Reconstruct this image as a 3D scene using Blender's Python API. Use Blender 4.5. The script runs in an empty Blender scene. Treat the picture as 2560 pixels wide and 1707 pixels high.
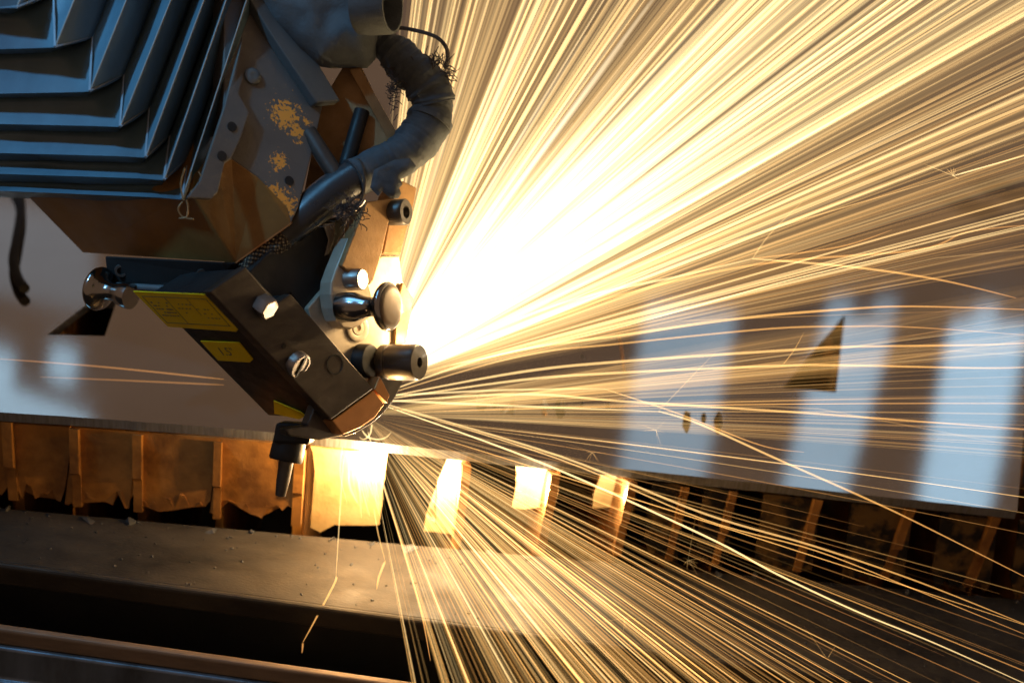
import bpy, bmesh, math, random
import numpy as np
from mathutils import Vector as V, Matrix, noise

SC = bpy.context.scene
COL = SC.collection
random.seed(11)
rng = np.random.default_rng(7)

# ------------------------------------------------------------------ camera
W0, H0, FPX = 2560.0, 1707.0, 3328.0          # photo frame and focal length in its pixels
PITCH, ROLL = math.radians(28), math.radians(8.5)
FWD = V((0, math.cos(PITCH), -math.sin(PITCH)))
R0, U0 = V((1, 0, 0)), V((0, math.sin(PITCH), math.cos(PITCH)))
RGT = R0 * math.cos(ROLL) + U0 * math.sin(ROLL)
UPV = U0 * math.cos(ROLL) - R0 * math.sin(ROLL)
def rayd(px, py):
    return FWD + RGT * ((px - W0 / 2) / FPX) - UPV * ((py - H0 / 2) / FPX)
CAM = -rayd(905, 1035) * 0.65 + V((0, 0, 0.0140))
cam = bpy.data.cameras.new('camera')
cam.sensor_width = 36.0
cam.lens = 36.0 * FPX / W0
cam.clip_start, cam.clip_end = 0.01, 100
cam.dof.use_dof = True
cam.dof.focus_distance = 0.605
cam.dof.aperture_fstop = 5.6
camo = bpy.data.objects.new('camera', cam)
COL.objects.link(camo)
m = Matrix((RGT, UPV, -FWD)).transposed().to_4x4()
m.translation = CAM
camo.matrix_world = m
SC.camera = camo

def P(px, py, d): return CAM + rayd(px, py) * d
def onplane(px, py, pt, n):
    r = rayd(px, py)
    return CAM + r * ((pt - CAM).dot(n) / r.dot(n))
def on_z(px, py, z): return onplane(px, py, V((0, 0, z)), V((0, 0, 1)))
def depth_of(p): return (p - CAM).dot(FWD)
def pix(p):
    q = p - CAM; d = q.dot(FWD)
    return W0 / 2 + q.dot(RGT) / d * FPX, H0 / 2 - q.dot(UPV) / d * FPX

# ------------------------------------------------------------------ world, lamps, exposure
world = bpy.data.worlds.new('World'); SC.world = world; world.use_nodes = True
bg = world.node_tree.nodes['Background']
bg.inputs[0].default_value = (0.125, 0.080, 0.052, 1)
bg.inputs[1].default_value = 1.5
SC.view_settings.view_transform = 'Standard'
SC.view_settings.look = 'None'
SC.view_settings.exposure = 0
SC.view_settings.gamma = 1
SC.cycles.use_denoising = True
SC.cycles.transparent_max_bounces = 64
SC.cycles.use_adaptive_sampling = True
SC.cycles.adaptive_threshold = 0.03
SC.cycles.max_bounces = 8
SC.cycles.volume_bounces = 0

def lamp(name, kind, loc, power, color, size, target=None, sy=None, spread=None):
    l = bpy.data.lights.new(name, kind); l.energy = power; l.color = color
    if kind == 'AREA':
        l.shape = 'RECTANGLE'; l.size = size; l.size_y = sy or size
        if spread: l.spread = spread
    else:
        l.shadow_soft_size = size
    o = bpy.data.objects.new(name, l); COL.objects.link(o); o.location = loc
    if target is not None:
        o.rotation_euler = (target - V(loc)).to_track_quat('-Z', 'Y').to_euler()
    return o
P0 = P(905, 1035, 0.645)                       # where the beam meets the sheet
WARM = (1.0, 0.66, 0.30)
COOL = (0.36, 0.68, 1.0)
for lx, ly, lp in ((1020, 850, .03), (1100, 770, .12), (1215, 680, .30)):   # light of the burst, along its core
    lamp('spark_lamp', 'POINT', P(lx, ly, 0.632), lp, WARM, 0.003)
lamp('spark_lamp', 'POINT', P0 + V((0.012, -0.004, 0.004)), 0.10, WARM, 0.003)
KERF = (1.0, 0.56, 0.18)
lamp('kerf_fill_lamp', 'POINT', P(935, 1150, 0.634), 0.45, KERF, 0.003)
lamp('kerf_fill_lamp', 'POINT', P(932, 1160, 0.657), 0.34, (1.0, .76, .46), 0.003)
lamp('kerf_fill_lamp', 'POINT', on_z(1930, 960, -.10), 0.004, KERF, 0.004)  # added lamp under the sheet, brightens the inside of the triangle hole
KEYD = P(300, 300, .6) + (RGT * -.30 + UPV * .84 - FWD * .42) * 1.5
lamp('window_light', 'AREA', KEYD, 6.5, (0.16, 0.55, 1.0), 0.7, P(500, 400, .6), 0.6)
sl = lamp('bellows_spot', 'SPOT', P(300, 300, .6) + (RGT * -.45 + UPV * .60 - FWD * .66) * 1.5, 115.0, (0.17, 0.55, 1.0), 0.05, P(70, 0, .58))  # added spot, brightens only the upper-left bellows
sl.data.spot_size = math.radians(9.5); sl.data.spot_blend = 1.0
# tall factory windows far behind the machine: the sheet mirrors them as pale blue bands
def mirror(px, py, Y):
    r = rayd(px, py); h = CAM + r * (-CAM.z / r.z); r2 = V((r.x, r.y, -r.z))
    return h + r2 * ((Y - h.y) / r2.y)
YW = 4.5
def window(x0, x1, ytop, ybot, xb, L):
    """a window seen in the sheet: its lower edge at ytop between x0 and x1; xb: where the middle of its upper end appears"""
    a, b = mirror(x0, ytop, YW), mirror(x1, ytop, YW); c = mirror(xb, ybot, YW)
    w = abs(b.x - a.x); z0, z1 = (a.z + b.z) / 2, c.z
    cx = (a.x + b.x) / 2
    l = lamp('window_light', 'AREA', (cx, YW, (z0 + z1) / 2), L * math.pi * w * (z1 - z0), COOL, w, V((cx, 0, (z0 + z1) / 2)), z1 - z0)
    l.rotation_euler.rotate_axis('Z', math.atan2(c.x - cx, z1 - z0))
    return l
for args in ((2070, 2246, 800, 1600, 1940, 1.15), (2072, 2135, 748, 785, 2095, 1.0), (2190, 2246, 752, 785, 2208, 1.0),
             (2440, 2640, 815, 1650, 2365, 1.7), (2440, 2500, 770, 805, 2468, 1.5), (1630, 1862, 770, 1550, 1600, .85),
             (-150, 172, 968, 1350, -90, 1.4), (-60, 32, 872, 955, -25, 1.5), (122, 190, 868, 955, 138, 1.5), (-800, 235, 440, 690, -275, .28)):  # last one added to lighten the sheet at the far left
    window(*args)

# ------------------------------------------------------------------ helpers
def link(name, me, mat=None, parent=None, **props):
    o = bpy.data.objects.new(name, me); COL.objects.link(o)
    if mat is not None and me is not None and not me.materials: me.materials.append(mat)
    if parent is not None:
        o.parent = parent
        o.matrix_parent_inverse = Matrix.Translation(-root_loc(parent))
    for k, v in props.items(): o[k] = v
    return o
def root_loc(o):
    t = V(o.location)
    return t
def thing(name, loc, label, cat, group=None):
    o = bpy.data.objects.new(name, None); COL.objects.link(o); o.location = loc
    o.empty_display_size = 0.01
    o['label'] = label; o['category'] = cat
    if group: o['group'] = group
    return o
def tag(o, label, cat, group=None, kind=None):
    o['label'] = label; o['category'] = cat
    if group: o['group'] = group
    if kind: o['kind'] = kind
    return o
def fin(bm, smooth=None):
    bmesh.ops.recalc_face_normals(bm, faces=bm.faces)
    if smooth is not None:
        for f in bm.faces: f.smooth = True
        for e in bm.edges:
            if len(e.link_faces) == 2 and e.calc_face_angle(0) > math.radians(smooth): e.smooth = False
    me = bpy.data.meshes.new('mesh'); bm.to_mesh(me); bm.free()
    return me
def bevel(o, w, seg=2):
    b = o.modifiers.new('edge', 'BEVEL'); b.width = w; b.segments = seg; b.limit_method = 'ANGLE'
    b.angle_limit = math.radians(30); b.harden_normals = False
    return o
def prism_bm(front, vec, back=None, bm=None):
    bm = bm or bmesh.new()
    a = [bm.verts.new(p) for p in front]
    b = [bm.verts.new(q) for q in (back or [p + vec for p in front])]
    n = len(a)
    fs = [bm.faces.new(a), bm.faces.new(list(reversed(b)))]
    for i in range(n):
        j = (i + 1) % n
        bm.faces.new((a[j], a[i], b[i], b[j]))
    bmesh.ops.triangulate(bm, faces=fs)
    return bm
def prism(name, front, vec, mat, parent=None, bev=0.0, **props):
    o = link(name, fin(prism_bm(front, vec)), mat, parent, **props)
    if bev: bevel(o, bev)
    return o
def frame_of(ax):
    ax = ax.normalized()
    t = V((0, 0, 1)) if abs(ax.z) < 0.9 else V((1, 0, 0))
    e1 = ax.cross(t).normalized()
    return ax, e1, ax.cross(e1)
def lathe(name, base, ax, prof, mat, parent=None, seg=40, sharp=40, **props):
    """prof: list of (distance along the axis, radius), closed at both ends."""
    ax, e1, e2 = frame_of(ax)
    bm = bmesh.new(); rings = []
    for t, r in prof:
        if r < 1e-6: rings.append([bm.verts.new(base + ax * t)]); continue
        rings.append([bm.verts.new(base + ax * t + (e1 * math.cos(k * 2 * math.pi / seg) + e2 * math.sin(k * 2 * math.pi / seg)) * r) for k in range(seg)])
    for A, B in zip(rings, rings[1:]):
        for k in range(seg):
            j = (k + 1) % seg
            if len(A) == 1 and len(B) == 1: continue
            if len(A) == 1: bm.faces.new((A[0], B[j], B[k]))
            elif len(B) == 1: bm.faces.new((A[k], A[j], B[0]))
            else: bm.faces.new((A[k], A[j], B[j], B[k]))
    if len(rings[0]) > 1: bm.faces.new(list(reversed(rings[0])))
    if len(rings[-1]) > 1: bm.faces.new(rings[-1])
    return link(name, fin(bm, sharp), mat, parent, **props)
def catmull(pts, n):
    pts = [V(p) for p in pts]; out = []
    for i in range(len(pts) - 1):
        p0, p1, p2, p3 = pts[max(i - 1, 0)], pts[i], pts[i + 1], pts[min(i + 2, len(pts) - 1)]
        for k in range(n):
            t = k / n
            out.append(0.5 * ((2 * p1) + (p2 - p0) * t + (2 * p0 - 5 * p1 + 4 * p2 - p3) * t * t + (3 * p1 - p0 - 3 * p2 + p3) * t ** 3))
    out.append(pts[-1]); return out
def tube_bm(path, rad, seg=12, bm=None, caps=True, wob=None, flat=1.0):
    bm = bm or bmesh.new(); rings = []; prev = None
    for i, p in enumerate(path):
        d = (path[min(i + 1, len(path) - 1)] - path[max(i - 1, 0)]).normalized()
        if prev is None: _, e1, _ = frame_of(d)
        else: e1 = (prev - d * prev.dot(d)).normalized()
        prev = e1; e2 = d.cross(e1)
        r = rad[i] if hasattr(rad, '__len__') else rad
        ring = []
        for k in range(seg):
            a = 2 * math.pi * k / seg
            rr = r * (1 + (wob(p, a) if wob else 0))
            ring.append(bm.verts.new(p + e1 * math.cos(a) * rr + e2 * math.sin(a) * rr * flat))
        rings.append(ring)
    for A, B in zip(rings, rings[1:]):
        for k in range(seg):
            j = (k + 1) % seg
            bm.faces.new((A[k], A[j], B[j], B[k]))
    if caps:
        bm.faces.new(list(reversed(rings[0]))); bm.faces.new(rings[-1])
    return bm
def tube(name, path, rad, mat, parent=None, seg=12, **kw):
    return link(name, fin(tube_bm(path, rad, seg, **kw), 50), mat, parent)

# ------------------------------------------------------------------ materials
def ramp(nt, fac, stops):
    r = nt.nodes.new('ShaderNodeValToRGB')
    while len(r.color_ramp.elements) > 1: r.color_ramp.elements.remove(r.color_ramp.elements[0])
    for i, (p, c) in enumerate(stops):
        e = r.color_ramp.elements[0] if i == 0 else r.color_ramp.elements.new(p)
        e.position = p; e.color = (*c, 1) if len(c) == 3 else c
    nt.links.new(fac, r.inputs[0]); return r.outputs[0]
def tex(nt, scale, detail=6, rough=0.6, stretch=None, dist=0.0):
    tc = nt.nodes.new('ShaderNodeTexCoord'); src = tc.outputs['Object']
    if stretch:
        mp = nt.nodes.new('ShaderNodeMapping'); mp.inputs['Scale'].default_value = stretch
        nt.links.new(src, mp.inputs[0]); src = mp.outputs[0]
    t = nt.nodes.new('ShaderNodeTexNoise'); t.inputs['Scale'].default_value = scale
    t.inputs['Detail'].default_value = detail; t.inputs['Roughness'].default_value = rough
    t.inputs['Distortion'].default_value = dist
    nt.links.new(src, t.inputs['Vector']); return t.outputs['Fac']
def math_n(nt, op, a, b=0.5, clamp=False):
    n = nt.nodes.new('ShaderNodeMath'); n.operation = op; n.use_clamp = clamp
    for i, x in enumerate((a, b)):
        if isinstance(x, (int, float)): n.inputs[i].default_value = x
        else: nt.links.new(x, n.inputs[i])
    return n.outputs[0]
def mixc(nt, fac, a, b):
    n = nt.nodes.new('ShaderNodeMix'); n.data_type = 'RGBA'
    for s, x in ((n.inputs[0], fac), (n.inputs[6], a), (n.inputs[7], b)):
        if isinstance(x, (int, float)): s.default_value = x
        elif isinstance(x, tuple): s.default_value = (*x, 1)
        else: nt.links.new(x, s)
    return n.outputs[2]
def blobs(nt, spots):
    """soft spots of wear round given places: list of (point, radius)."""
    tc = nt.nodes.new('ShaderNodeTexCoord'); tot = None
    for p, r in spots:
        d = nt.nodes.new('ShaderNodeVectorMath'); d.operation = 'DISTANCE'
        nt.links.new(tc.outputs['Object'], d.inputs[0]); d.inputs[1].default_value = p
        v = math_n(nt, 'SUBTRACT', 1.0, math_n(nt, 'DIVIDE', d.outputs['Value'], r), True)
        tot = v if tot is None else math_n(nt, 'MAXIMUM', tot, v)
    return tot
def mat(name, c1, c2=None, scale=60, rough=0.5, rvar=0.15, metal=0.0, bump=0.15, bscale=400, stretch=None,
        lo=0.35, hi=0.7, spots=None, spotcol=None, spotscale=250, coat=0.0, spec=0.5, spotlo=0.5, spotamp=1.0):
    m = bpy.data.materials.new(name); m.use_nodes = True; nt = m.node_tree
    b = nt.nodes['Principled BSDF']
    b.inputs['Metallic'].default_value = metal
    b.inputs['Specular IOR Level'].default_value = spec
    b.inputs['Coat Weight'].default_value = coat
    n1 = tex(nt, scale, stretch=stretch)
    col = ramp(nt, n1, [(lo, c1), (hi, c2 or tuple(x * 0.7 for x in c1))])
    if spots:
        k = math_n(nt, 'ADD', blobs(nt, spots), math_n(nt, 'MULTIPLY', math_n(nt, 'SUBTRACT', tex(nt, spotscale, 8, 0.65), 0.5), spotamp))
        k = ramp(nt, k, [(spotlo, (0, 0, 0)), (spotlo + 0.05, (1, 1, 1))])
        col = mixc(nt, k, col, spotcol)
    nt.links.new(col, b.inputs['Base Color'])
    n2 = tex(nt, scale * 2.3, stretch=stretch)
    rr = nt.nodes.new('ShaderNodeMapRange'); nt.links.new(n2, rr.inputs[0])
    rr.inputs[1].default_value = 0.3; rr.inputs[2].default_value = 0.7
    rr.inputs[3].default_value = max(0.02, rough - rvar); rr.inputs[4].default_value = min(1, rough + rvar)
    nt.links.new(rr.outputs[0], b.inputs['Roughness'])
    if bump:
        bp = nt.nodes.new('ShaderNodeBump'); bp.inputs['Strength'].default_value = bump
        bp.inputs['Distance'].default_value = 0.0006
        nt.links.new(tex(nt, bscale, 5, 0.6, stretch), bp.inputs['Height'])
        nt.links.new(bp.outputs[0], b.inputs['Normal'])
    return m
M = {}
M['bellows'] = mat('coated_fabric', (0.095, 0.155, 0.185), (0.06, 0.10, 0.125), 25, 0.42, 0.08, bump=0.08, bscale=300)
M['bellows_edge'] = mat('fabric_edge', (0.30, 0.25, 0.21), None, 60, 0.7, 0.1)
M['matt_black'] = mat('matt_black_paint', (0.018, 0.017, 0.016), None, 60, 0.7, 0.08, bump=0.1, spec=0.2)
M['knobface'] = mat('dimmed_knob_face', (0.16, 0.105, 0.06), (0.11, 0.072, 0.04), 60, 0.5, 0.1, metal=0.3, bump=0.05)  # dark brown put in for the dim reflection on the knob's end
M['bellows_crease'] = mat('crease_highlight', (0.26, 0.30, 0.33), None, 60, 0.5, 0.1)  # paler than the fabric: the fold's highlight put into the colour
M['black'] = mat('black_anodised', (0.020, 0.019, 0.018), (0.012, 0.012, 0.012), 60, 0.5, 0.12, bump=0.1, spec=0.25)
M['darkcover'] = mat('burnished_plate', (0.075, 0.062, 0.05), (0.042, 0.035, 0.028), 45, 0.42, 0.1, metal=0.55, bump=0.1, stretch=(1, 1, 3))
M['chrome'] = mat('polished_steel', (0.36, 0.34, 0.32), (0.26, 0.245, 0.23), 30, 0.17, 0.05, metal=1.0, bump=0.02)
M['steel'] = mat('turned_steel', (0.40, 0.36, 0.32), (0.25, 0.22, 0.19), 70, 0.35, 0.1, metal=0.85, bump=0.06)
M['darksteel'] = mat('dark_steel', (0.10, 0.09, 0.08), (0.06, 0.052, 0.045), 70, 0.38, 0.1, metal=0.6, bump=0.08)
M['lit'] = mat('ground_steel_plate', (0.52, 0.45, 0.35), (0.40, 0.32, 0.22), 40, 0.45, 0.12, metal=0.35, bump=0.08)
M['brown'] = mat('heat_browned_plate', (0.36, 0.21, 0.085), (0.23, 0.125, 0.045), 70, 0.6, 0.15, metal=0.25, bump=0.25, bscale=700)
M['copper'] = mat('heat_tinted_copper', (0.50, 0.24, 0.085), (0.38, 0.17, 0.055), 50, 0.42, 0.1, metal=0.6, bump=0.12)
M['yellow'] = mat('yellow_label', (0.78, 0.56, 0.010), (0.68, 0.47, 0.008), 60, 0.6, 0.08, bump=0.03, spec=0.08)
M['ink'] = mat('label_ink', (0.10, 0.085, 0.02), None, 60, 0.6, 0.05, bump=0.0)
M['rubber'] = mat('scorched_hose', (0.075, 0.088, 0.098), (0.035, 0.040, 0.044), 70, 0.75, 0.12, bump=0.6, bscale=420)
M['cloth'] = mat('suede_sleeve', (0.12, 0.135, 0.14), (0.06, 0.068, 0.072), 35, 0.85, 0.08, bump=0.5, bscale=900)
M['wrap'] = mat('dusty_tape', (0.085, 0.095, 0.10), (0.045, 0.05, 0.055), 110, 0.8, 0.1, bump=0.5, bscale=300)
M['fray'] = mat('burnt_thread', (0.045, 0.032, 0.026), None, 80, 0.8, 0.1, bump=0)
M['slat'] = mat('rusty_slat', (0.50, 0.235, 0.055), (0.20, 0.085, 0.022), 38, 0.62, 0.15, metal=0.25, bump=0.45, bscale=320, lo=0.36, hi=0.62)
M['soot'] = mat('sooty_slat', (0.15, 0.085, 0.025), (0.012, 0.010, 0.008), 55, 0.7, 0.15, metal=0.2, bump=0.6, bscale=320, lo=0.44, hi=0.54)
M['scorch'] = mat('scorched_plate', (0.62, 0.44, 0.20), (0.42, 0.27, 0.10), 50, 0.6, 0.12, metal=0.2, bump=0.3)  # pale tone, also given to the slat ends lit by the cut
M['slatedge'] = mat('slat_edge', (0.35, 0.26, 0.20), (0.2, 0.13, 0.09), 90, 0.5, 0.15, metal=0.5, bump=0.4)
M['rail'] = mat('oily_rail', (0.060, 0.048, 0.034), (0.024, 0.020, 0.015), 22, 0.6, 0.14, metal=0.25, bump=0.35, stretch=(1, 2, 2), spec=0.25)
M['raildark'] = mat('black_rail', (0.012, 0.012, 0.012), (0.008, 0.008, 0.008), 20, 0.55, 0.1, bump=0.2)
M['slag'] = mat('slag', (0.045, 0.043, 0.04), (0.015, 0.014, 0.013), 120, 0.7, 0.15, bump=0.6, bscale=500)
M['bracket'] = mat('blue_grey_bracket', (0.13, 0.14, 0.14), (0.09, 0.10, 0.10), 40, 0.5, 0.1, metal=0.3, bump=0.1)

HZ = (P(715, 285, 0.598), P(700, 400, 0.59), P(705, 500, 0.585), P(660, 470, 0.578), P(745, 330, 0.60), P(770, 300, 0.603))
M['housing'] = mat('chipped_paint_housing', (0.135, 0.125, 0.115), (0.10, 0.09, 0.08), 22, 0.55, 0.12, metal=0.2, bump=0.25, bscale=600,
                   spots=[(HZ[0], 0.015), (HZ[1], 0.009), (HZ[2], 0.017), (HZ[3], 0.011), (HZ[4], 0.009), (HZ[5], 0.006)],
                   spotcol=(0.75, 0.34, 0.055), spotscale=520, spotlo=0.60, spotamp=2.4)
M['under'] = mat('housing_underside', (0.32, 0.16, 0.035), (0.20, 0.095, 0.02), 25, 0.6, 0.1, metal=0.2, bump=0.25, bscale=700)  # orange raised in the colour to stand for spark glow from below

# glowing spark trail: light given off by the hot metal, everything behind shows through between and past it
def spark_mat():
    m = bpy.data.materials.new('glowing_spark'); m.use_nodes = True; nt = m.node_tree
    nt.nodes.clear()
    out = nt.nodes.new('ShaderNodeOutputMaterial'); at = nt.nodes.new('ShaderNodeAttribute'); at.attribute_name = 'glow_colour'
    em = nt.nodes.new('ShaderNodeEmission'); tr = nt.nodes.new('ShaderNodeBsdfTransparent'); ad = nt.nodes.new('ShaderNodeAddShader')
    nt.links.new(at.outputs['Color'], em.inputs[0]); em.inputs[1].default_value = 1.0
    nt.links.new(em.outputs[0], ad.inputs[0]); nt.links.new(tr.outputs[0], ad.inputs[1]); nt.links.new(ad.outputs[0], out.inputs[0])
    m.cycles.emission_sampling = 'NONE'
    return m
M['spark'] = spark_mat()

# ------------------------------------------------------------------ the steel sheet
EA, EB = on_z(0, 1034, 0), on_z(2543, 1277, 0)            # its front edge
EX = (EB - EA).normalized(); EY = V((-EX.y, EX.x, 0))      # along the edge, and away from the camera
TH = 0.005
EDGE = [(-400, 1002), (0, 1030), (300, 1050), (640, 1076), (1250, 1139), (1800, 1197), (2543, 1277), (2900, 1314)]
def edge_y(x): return float(np.interp(x, [p[0] for p in EDGE], [p[1] for p in EDGE]))
def sheet_mat():
    m = bpy.data.materials.new('rolled_steel'); m.use_nodes = True; nt = m.node_tree
    b = nt.nodes['Principled BSDF']
    n = tex(nt, 9, 5, 0.55); f = tex(nt, 900, 3, 0.6, (0.15, 1, 1)); g = tex(nt, 160, 6, 0.7)
    col = ramp(nt, n, [(0.3, (0.40, 0.355, 0.312)), (0.7, (0.48, 0.435, 0.39))])
    g2 = ramp(nt, g, [(0.62, (0, 0, 0)), (0.78, (0.5, 0.5, 0.5))])
    col = mixc(nt, g2, col, (0.16, 0.13, 0.11))
    k = math_n(nt, 'ADD', blobs(nt, [(on_z(2200, 440, 0), 0.035), (on_z(2150, 410, 0), 0.02), (on_z(2530, 480, 0), 0.075), (on_z(2440, 520, 0), 0.06), (on_z(2400, 380, 0), 0.03)]),
               math_n(nt, 'SUBTRACT', tex(nt, 90, 8, 0.7, (1, 0.35, 1)), 0.5))
    k = ramp(nt, k, [(0.42, (0, 0, 0)), (0.8, (0.75, 0.75, 0.75))])
    col = mixc(nt, k, col, (0.07, 0.045, 0.035))
    nt.links.new(col, b.inputs['Base Color'])
    b.inputs['Metallic'].default_value = 0.96
    r = nt.nodes.new('ShaderNodeMapRange'); nt.links.new(math_n(nt, 'ADD', n, math_n(nt, 'MULTIPLY', f, 0.4)), r.inputs[0])
    r.inputs[1].default_value = 0.4; r.inputs[2].default_value = 1.1; r.inputs[3].default_value = 0.05; r.inputs[4].default_value = 0.085
    nt.links.new(r.outputs[0], b.inputs['Roughness'])
    bp = nt.nodes.new('ShaderNodeBump'); bp.inputs['Strength'].default_value = 0.012; bp.inputs['Distance'].default_value = 0.0002
    nt.links.new(f, bp.inputs['Height']); nt.links.new(bp.outputs[0], b.inputs['Normal'])
    return m
M['sheet'] = sheet_mat()
M['cutwall'] = mat('cut_edge', (0.30, 0.30, 0.31), (0.2, 0.19, 0.18), 200, 0.4, 0.1, metal=0.7, bump=0.3, stretch=(4, 4, 0.3))
def z0(pts): return [on_z(x, y, 0) for x, y in pts]
def blob_px(cx, cy, rx, ry, n=14, rot=0.0, jag=0.12):
    out = []
    for k in range(n):
        a = 2 * math.pi * k / n; j = 1 + random.uniform(-jag, jag)
        x, y = math.cos(a) * rx * j, math.sin(a) * ry * j
        out.append((cx + x * math.cos(rot) - y * math.sin(rot), cy + x * math.sin(rot) + y * math.cos(rot)))
    return out
outer = [EA - EX * 0.9, on_z(0, edge_y(0), 0)]
for k in range(1, 50): outer.append(on_z(2543 * k / 50, edge_y(2543 * k / 50), 0) + EY * random.uniform(-.0003, .0003))
far = 2.6
RB = on_z(2562, 1050, 0); rd = (RB - EB).normalized()
outer += [EB, EB + rd * 0.25, EB + rd * 0.25 + (EY * 0.6 + EX * 0.25), EB + EY * far + EX * 1.6, EA - EX * 1.6 + EY * far, EA - EX * 1.6 + EY * 0.3]
holes = [z0([(1955, 970), (2090, 981), (2113, 785)]),
         z0([(118, 837), (262, 840), (292, 752), (232, 748)])]
for c in [(1205, 1005, 17, 24), (1238, 1004, 7, 20), (1717, 1053, 11, 27), (1759, 1045, 7, 14), (1795, 1057, 11, 27), (1455, 1011, 5, 9), (1520, 1017, 6, 11), (1400, 1022, 15, 24), (1362, 1020, 8, 22)]:
    holes.append(z0(blob_px(*c, rot=0.05)))
holes.append(z0([(1246, 1032), (1286, 1036), (1288, 992)]))
arc = catmull([V((1330, 640, 0)), V((1366, 697, 0)), V((1405, 770, 0)), V((1435, 840, 0)), V((1464, 925, 0))], 8)
for k in range(2, len(arc) - 1, 2):                       # a dashed arc cut through
    a, b = arc[k], arc[k + 1]
    if k > 8:
        holes.append(z0([(a.x, a.y), (a.x + 7.0, a.y), (b.x + 7.0, b.y - 3), (b.x - 0.5, b.y - 3)]))
bm = bmesh.new()
def loop(pts): 
    vs = [bm.verts.new(p) for p in pts]
    es = [bm.edges.new((vs[i], vs[(i + 1) % len(vs)])) for i in range(len(vs))]
    return vs, es
rims = [loop(outer)] + [loop(h) for h in holes]
bmesh.ops.triangle_fill(bm, use_beauty=True, use_dissolve=False, edges=[e for _, es in rims for e in es], normal=V((0, 0, 1)))
top = list(bm.faces)
low = {}
for v in list(bm.verts): low[v] = bm.verts.new(v.co - V((0, 0, TH)))
for f in top: bm.faces.new([low[v] for v in reversed(f.verts)])
wall = []
for vs, _ in rims:
    for i in range(len(vs)):
        a, b = vs[i], vs[(i + 1) % len(vs)]
        wall.append(bm.faces.new((a, b, low[b], low[a])))
bmesh.ops.recalc_face_normals(bm, faces=bm.faces)
for f in wall: f.material_index = 1
me = bpy.data.meshes.new('sheet'); bm.to_mesh(me); bm.free()
me.materials.append(M['sheet']); me.materials.append(M['cutwall'])
sheet = tag(link('steel_sheet', me), 'large flat steel sheet with triangular cut-outs lying on the slats', 'steel sheet')
# the shallow brown groove beside the dashed cut
arc2 = catmull([on_z(1450, 610, 0.0004), on_z(1500, 700, 0.0004), on_z(1540, 800, 0.0004), on_z(1562, 930, 0.0004)], 10)
tube('scribed_line', arc2, 0.0006, M['copper'], sheet, 6)

# ------------------------------------------------------------------ cutting bed: slats, rails
FP, FN = EA - V((0, 0, 0.02)) + EY * 0.001, EY             # vertical plane of the slat fronts
bed = thing('cutting_bed', EA.lerp(EB, .5) - V((0, 0, .2)), 'slatted steel cutting bed with rusty upright slats under the sheet', 'cutting bed')
ZA = onplane(0, 1270, FP, FN).z * .5 + onplane(2400, 1485, FP, FN).z * .5
def slat_bm(x0, lean, th, seed):
    r = random.Random(seed)
    # profile in (distance back from the front, height): a worn comb top and a notched front corner
    prof = [(0, -TH - .0005), (0.0004, -.020), (0.0, ZA * .55), (0.003, ZA * .60), (0.003, ZA * .95), (0.009, ZA * .97), (0.0085, ZA * .72), (0.013, ZA * .74), (0.014, -.19)]
    back = [(0.55, -.19)]
    t = 0.55; top = []
    while t > 0.03:
        top += [(t, -TH - .0005), (t - .012, -TH - .0005), (t - .017, -.016 - r.uniform(0, .004)), (t - .024, -.014)]
        t -= 0.03
    pr = prof + back + top
    pts = [x0 + EY * (u + r.uniform(-.0006, .0006)) + V((0, 0, z)) + EX * (lean * (z / ZA)) for u, z in pr]
    return prism_bm([p - EX * th / 2 for p in pts], EX * th)
slat_px = [-150, 12, 182, 342, 545, 752, 1172, 1396, 1590, 1722, 1843, 2056, 2287, 2500, 2660]
for i, sx in enumerate(slat_px):
    ye = edge_y(sx)
    base = onplane(sx, ye, EA + EY * .001, EY); base.z = 0
    o = link('slat', fin(slat_bm(base, random.uniform(-.001, .001), random.uniform(.0036, .0048), i)), M['slat'], bed)
# rusty cross panels standing between the slats, a little behind their front ends
def cell(x0, x1, frac0, frac1, drop, seed):
    r = random.Random(seed); x0, x1 = x0 + (x1 - x0) * frac0, x0 + (x1 - x0) * frac1
    n = 16; low = []
    for k in range(n + 1):
        x = x1 + (x0 - x1) * k / n
        low.append((x - 20, edge_y(x) + 196 + r.uniform(-drop, drop)))
    up = [(x0 + 3, edge_y(x0) + 26), (x1 + 3, edge_y(x1) + 26)]
    pts = [onplane(x, y, FP + EY * (.0035 + r.uniform(0, .001)), EY) for x, y in up + low]
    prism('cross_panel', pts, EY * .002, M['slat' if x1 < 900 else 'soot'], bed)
for k in range(len(slat_px) - 1):
    a, b = slat_px[k], slat_px[k + 1]
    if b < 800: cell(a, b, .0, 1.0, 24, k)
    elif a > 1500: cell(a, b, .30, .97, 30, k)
# scorched catch plate under the cut; tabs added, shaped like lit slat ends
def fpl(pts, back=0.002): return [onplane(x, y, FP + EY * back, EY) for x, y in pts]
def plate(name, pts, mt, back=0.002, th=0.003, jag=2.0, **kw):
    out = []
    for i in range(len(pts)):
        a, b = V((*pts[i], 0)), V((*pts[(i + 1) % len(pts)], 0))
        n = max(1, int((b - a).length / 14))
        for k in range(n):
            p = a.lerp(b, k / n); out.append((p.x + random.uniform(-jag, jag), p.y + random.uniform(-jag, jag)))
    return prism(name, fpl(out, back), EY * th, mt, bed, **kw)
plate('catch_plate', [(778, 1116), (970, 1134), (962, 1180), (950, 1312), (838, 1312), (822, 1318), (800, 1330), (775, 1318), (790, 1200)], M['scorch'], .010)
plate('slat_end_tab', [(1122, 1135), (1150, 1134), (1165, 1150), (1158, 1215), (1140, 1305), (1155, 1320), (1152, 1336), (1060, 1326), (1066, 1290), (1090, 1306), (1094, 1205), (1115, 1160)], M['scorch'], .019, jag=1.5)
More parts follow.
